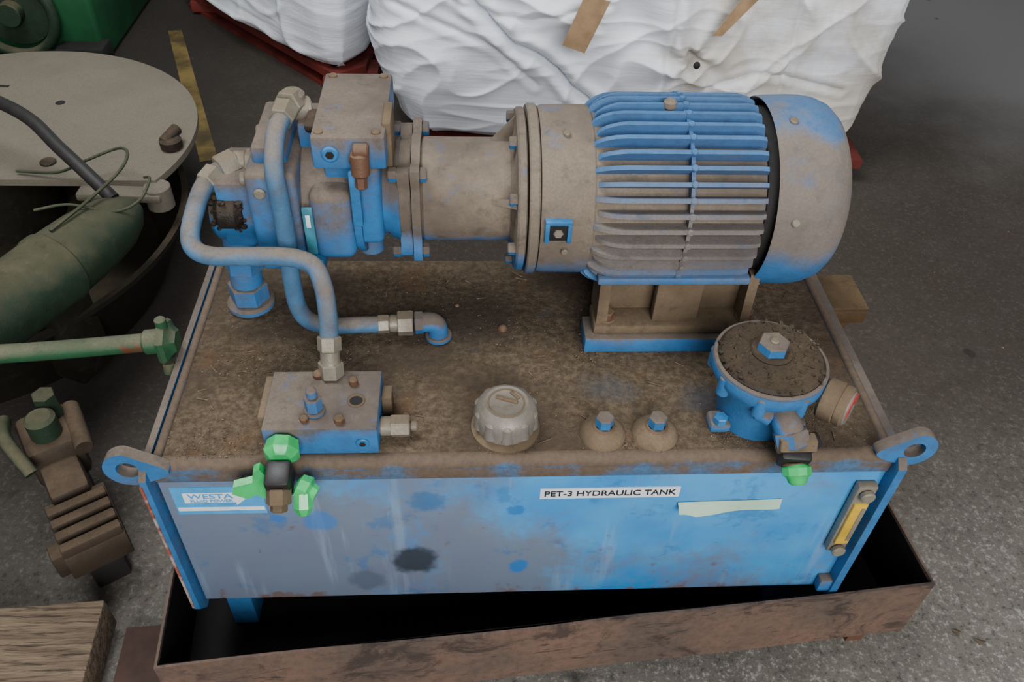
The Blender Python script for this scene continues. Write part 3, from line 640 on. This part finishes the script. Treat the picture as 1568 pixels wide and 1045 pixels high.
lathe(GB('wheel_disc','greenD'),(-1.12,2.262,-.33),(0,-1,0),[(0,.12),(.006,.118),(.012,.06),(.012,0)],40)
box(GB('cabinet_foot','dark'),-1.0,-.84,2.2,2.3,GZ,-.44,.005); GB.done()
GP=Grp('green_pipe')
tube(GP('pipe','green'),[(-.78,.170,GZ),(-.78,.171,-.10),(-.775,.174,-.01),(-.74,.178,.018),(-.60,.184,.020),(-.4,.194,.022),(-.2,.204,.026),(-.045,.219,.029)],.0135,8,20)
bm=GP('coupling','green'); cyl(bm,(-.048,.219,.029),(-.022,.2215,.030),.018,.004)
lathe(bm,(-.026,.2215,.030),(1,.02,0),[(0,.022),(.003,.032),(.008,.035),(.014,.032),(.018,.024),(.026,.016),(.026,0)],6,.5)
cyl(bm,(-.016,.222,.053),(-.016,.222,.072),.008); cyl(bm,(-.016,.206,.0),(-.016,.201,-.016),.009)
cyl(GP('base_flange','green'),(-.78,.170,GZ),(-.78,.170,GZ+.012),.05)
GP.done()
# vise
VS=Grp('machine_vise'); ang=math.atan2(-.14,.09)
def R2(x,y,c=(-.240,.190)): ca,sa=math.cos(ang),math.sin(ang); return (c[0]+x*ca-y*sa,c[1]+x*sa+y*ca)
def rb(bm,x0,x1,y0,y1,z0,z1,bev=.003):
    cx,cy=R2((x0+x1)/2,(y0+y1)/2); hx,hy=(x1-x0)/2,(y1-y0)/2; box(bm,cx-hx,cx+hx,cy-hy,cy+hy,z0,z1,bev,rot=(0,0,ang))
bm=VS('jaw_block','vise'); rb(bm,-.06,.068,-.050,.050,-.415,-.355)
for k in range(4): rb(bm,-.035+k*.028,-.017+k*.028,-.048,.048,-.37,-.335,.003)
rb(bm,-.16,-.05,-.036,.030,-.42,-.335,.010); rb(bm,.03,.066,-.066,-.045,-.40,-.345,.004)
bm=VS('vise_base','dark'); rb(bm,-.22,.03,-.03,.03,GZ,-.41,.006)
bm=VS('jaw_arm','vise'); rb(bm,-.24,-.13,-.045,.045,-.40,-.30,.014); cyl(bm,(*R2(-.225,.05),-.31),(*R2(-.11,.045),-.31),.016)
bm=VS('green_cast_arm','greenD'); cyl(bm,(*R2(-.17,.0),-.31),(*R2(-.17,.0),-.255),.026,.006); tube(bm,[(*R2(-.23,-.055),-.29),(*R2(-.16,-.06),-.27),(*R2(-.10,-.045),-.31)],.012)
hexn(VS('vise_screw','greenD'),(*R2(-.21,.02),-.31),(*R2(-.21,.02),-.245),.020)
VS.done()
def wd(bm): box(bm,-.75,-.178,-.34,.058,-.50,-.425,.004,rot=(0,0,.06)); box(bm,-.70,-.23,-.30,.03,GZ,-.50,.003)
single('wooden_board','wood',wd)
single('wooden_plank','wood2',lambda bm: box(bm,-.165,-.070,-.05,.06,GZ,-.487,.003,rot=(0,0,.05)))
def lit(bm):
    for _ in range(380):
        x=random.uniform(-.9,2.6);y=random.uniform(-.3,2.6); crumb(bm,x,y,GZ,random.uniform(.001,.004))
    for x,y in ((1.30,.02),(1.33,.00),(2.05,1.0)): crumb(bm,x,y,GZ+.003,.012)
single('floor_debris','crumb',lit)

# ================================================================ shift to ground at z=0
for o in list(SC.objects):
    if o.parent is None: o.location.z+=-GZ
# ================================================================ CAMERA / LIGHT / WORLD
cam=bpy.data.cameras.new('camera'); co=bpy.data.objects.new('camera',cam); SC.collection.objects.link(co)
co.location=(.40799,-.66938,.86898-GZ); co.rotation_euler=(.81363,-.0366,-.04731); cam.sensor_width=36; cam.lens=1276.23/1568*36; cam.clip_start=.01
SC.camera=co
w=bpy.data.worlds.new('world'); SC.world=w; w.use_nodes=True; bg=w.node_tree.nodes['Background']; bg.inputs[0].default_value=(.90,.94,1,1); bg.inputs[1].default_value=.27
def area(name,loc,tgt,size,power,col,sy=None):
    l=bpy.data.lights.new(name,'AREA'); l.shape='RECTANGLE'; l.size=size; l.size_y=sy or size; l.energy=power; l.color=col
    o=bpy.data.objects.new(name,l); o.location=loc; o.rotation_euler=(V(tgt)-V(loc)).to_track_quat('-Z','Y').to_euler(); SC.collection.objects.link(o)
area('doorway_light',(1.2,-4.2,2.9),(.6,.8,.3),3.0,320,(.98,.98,1))
area('bag_fill_light',(-.4,.7,3.4),(.6,1.6,.3),1.4,92,(.94,.97,1))  # added fill lamp that brightens the white bags, not a known source
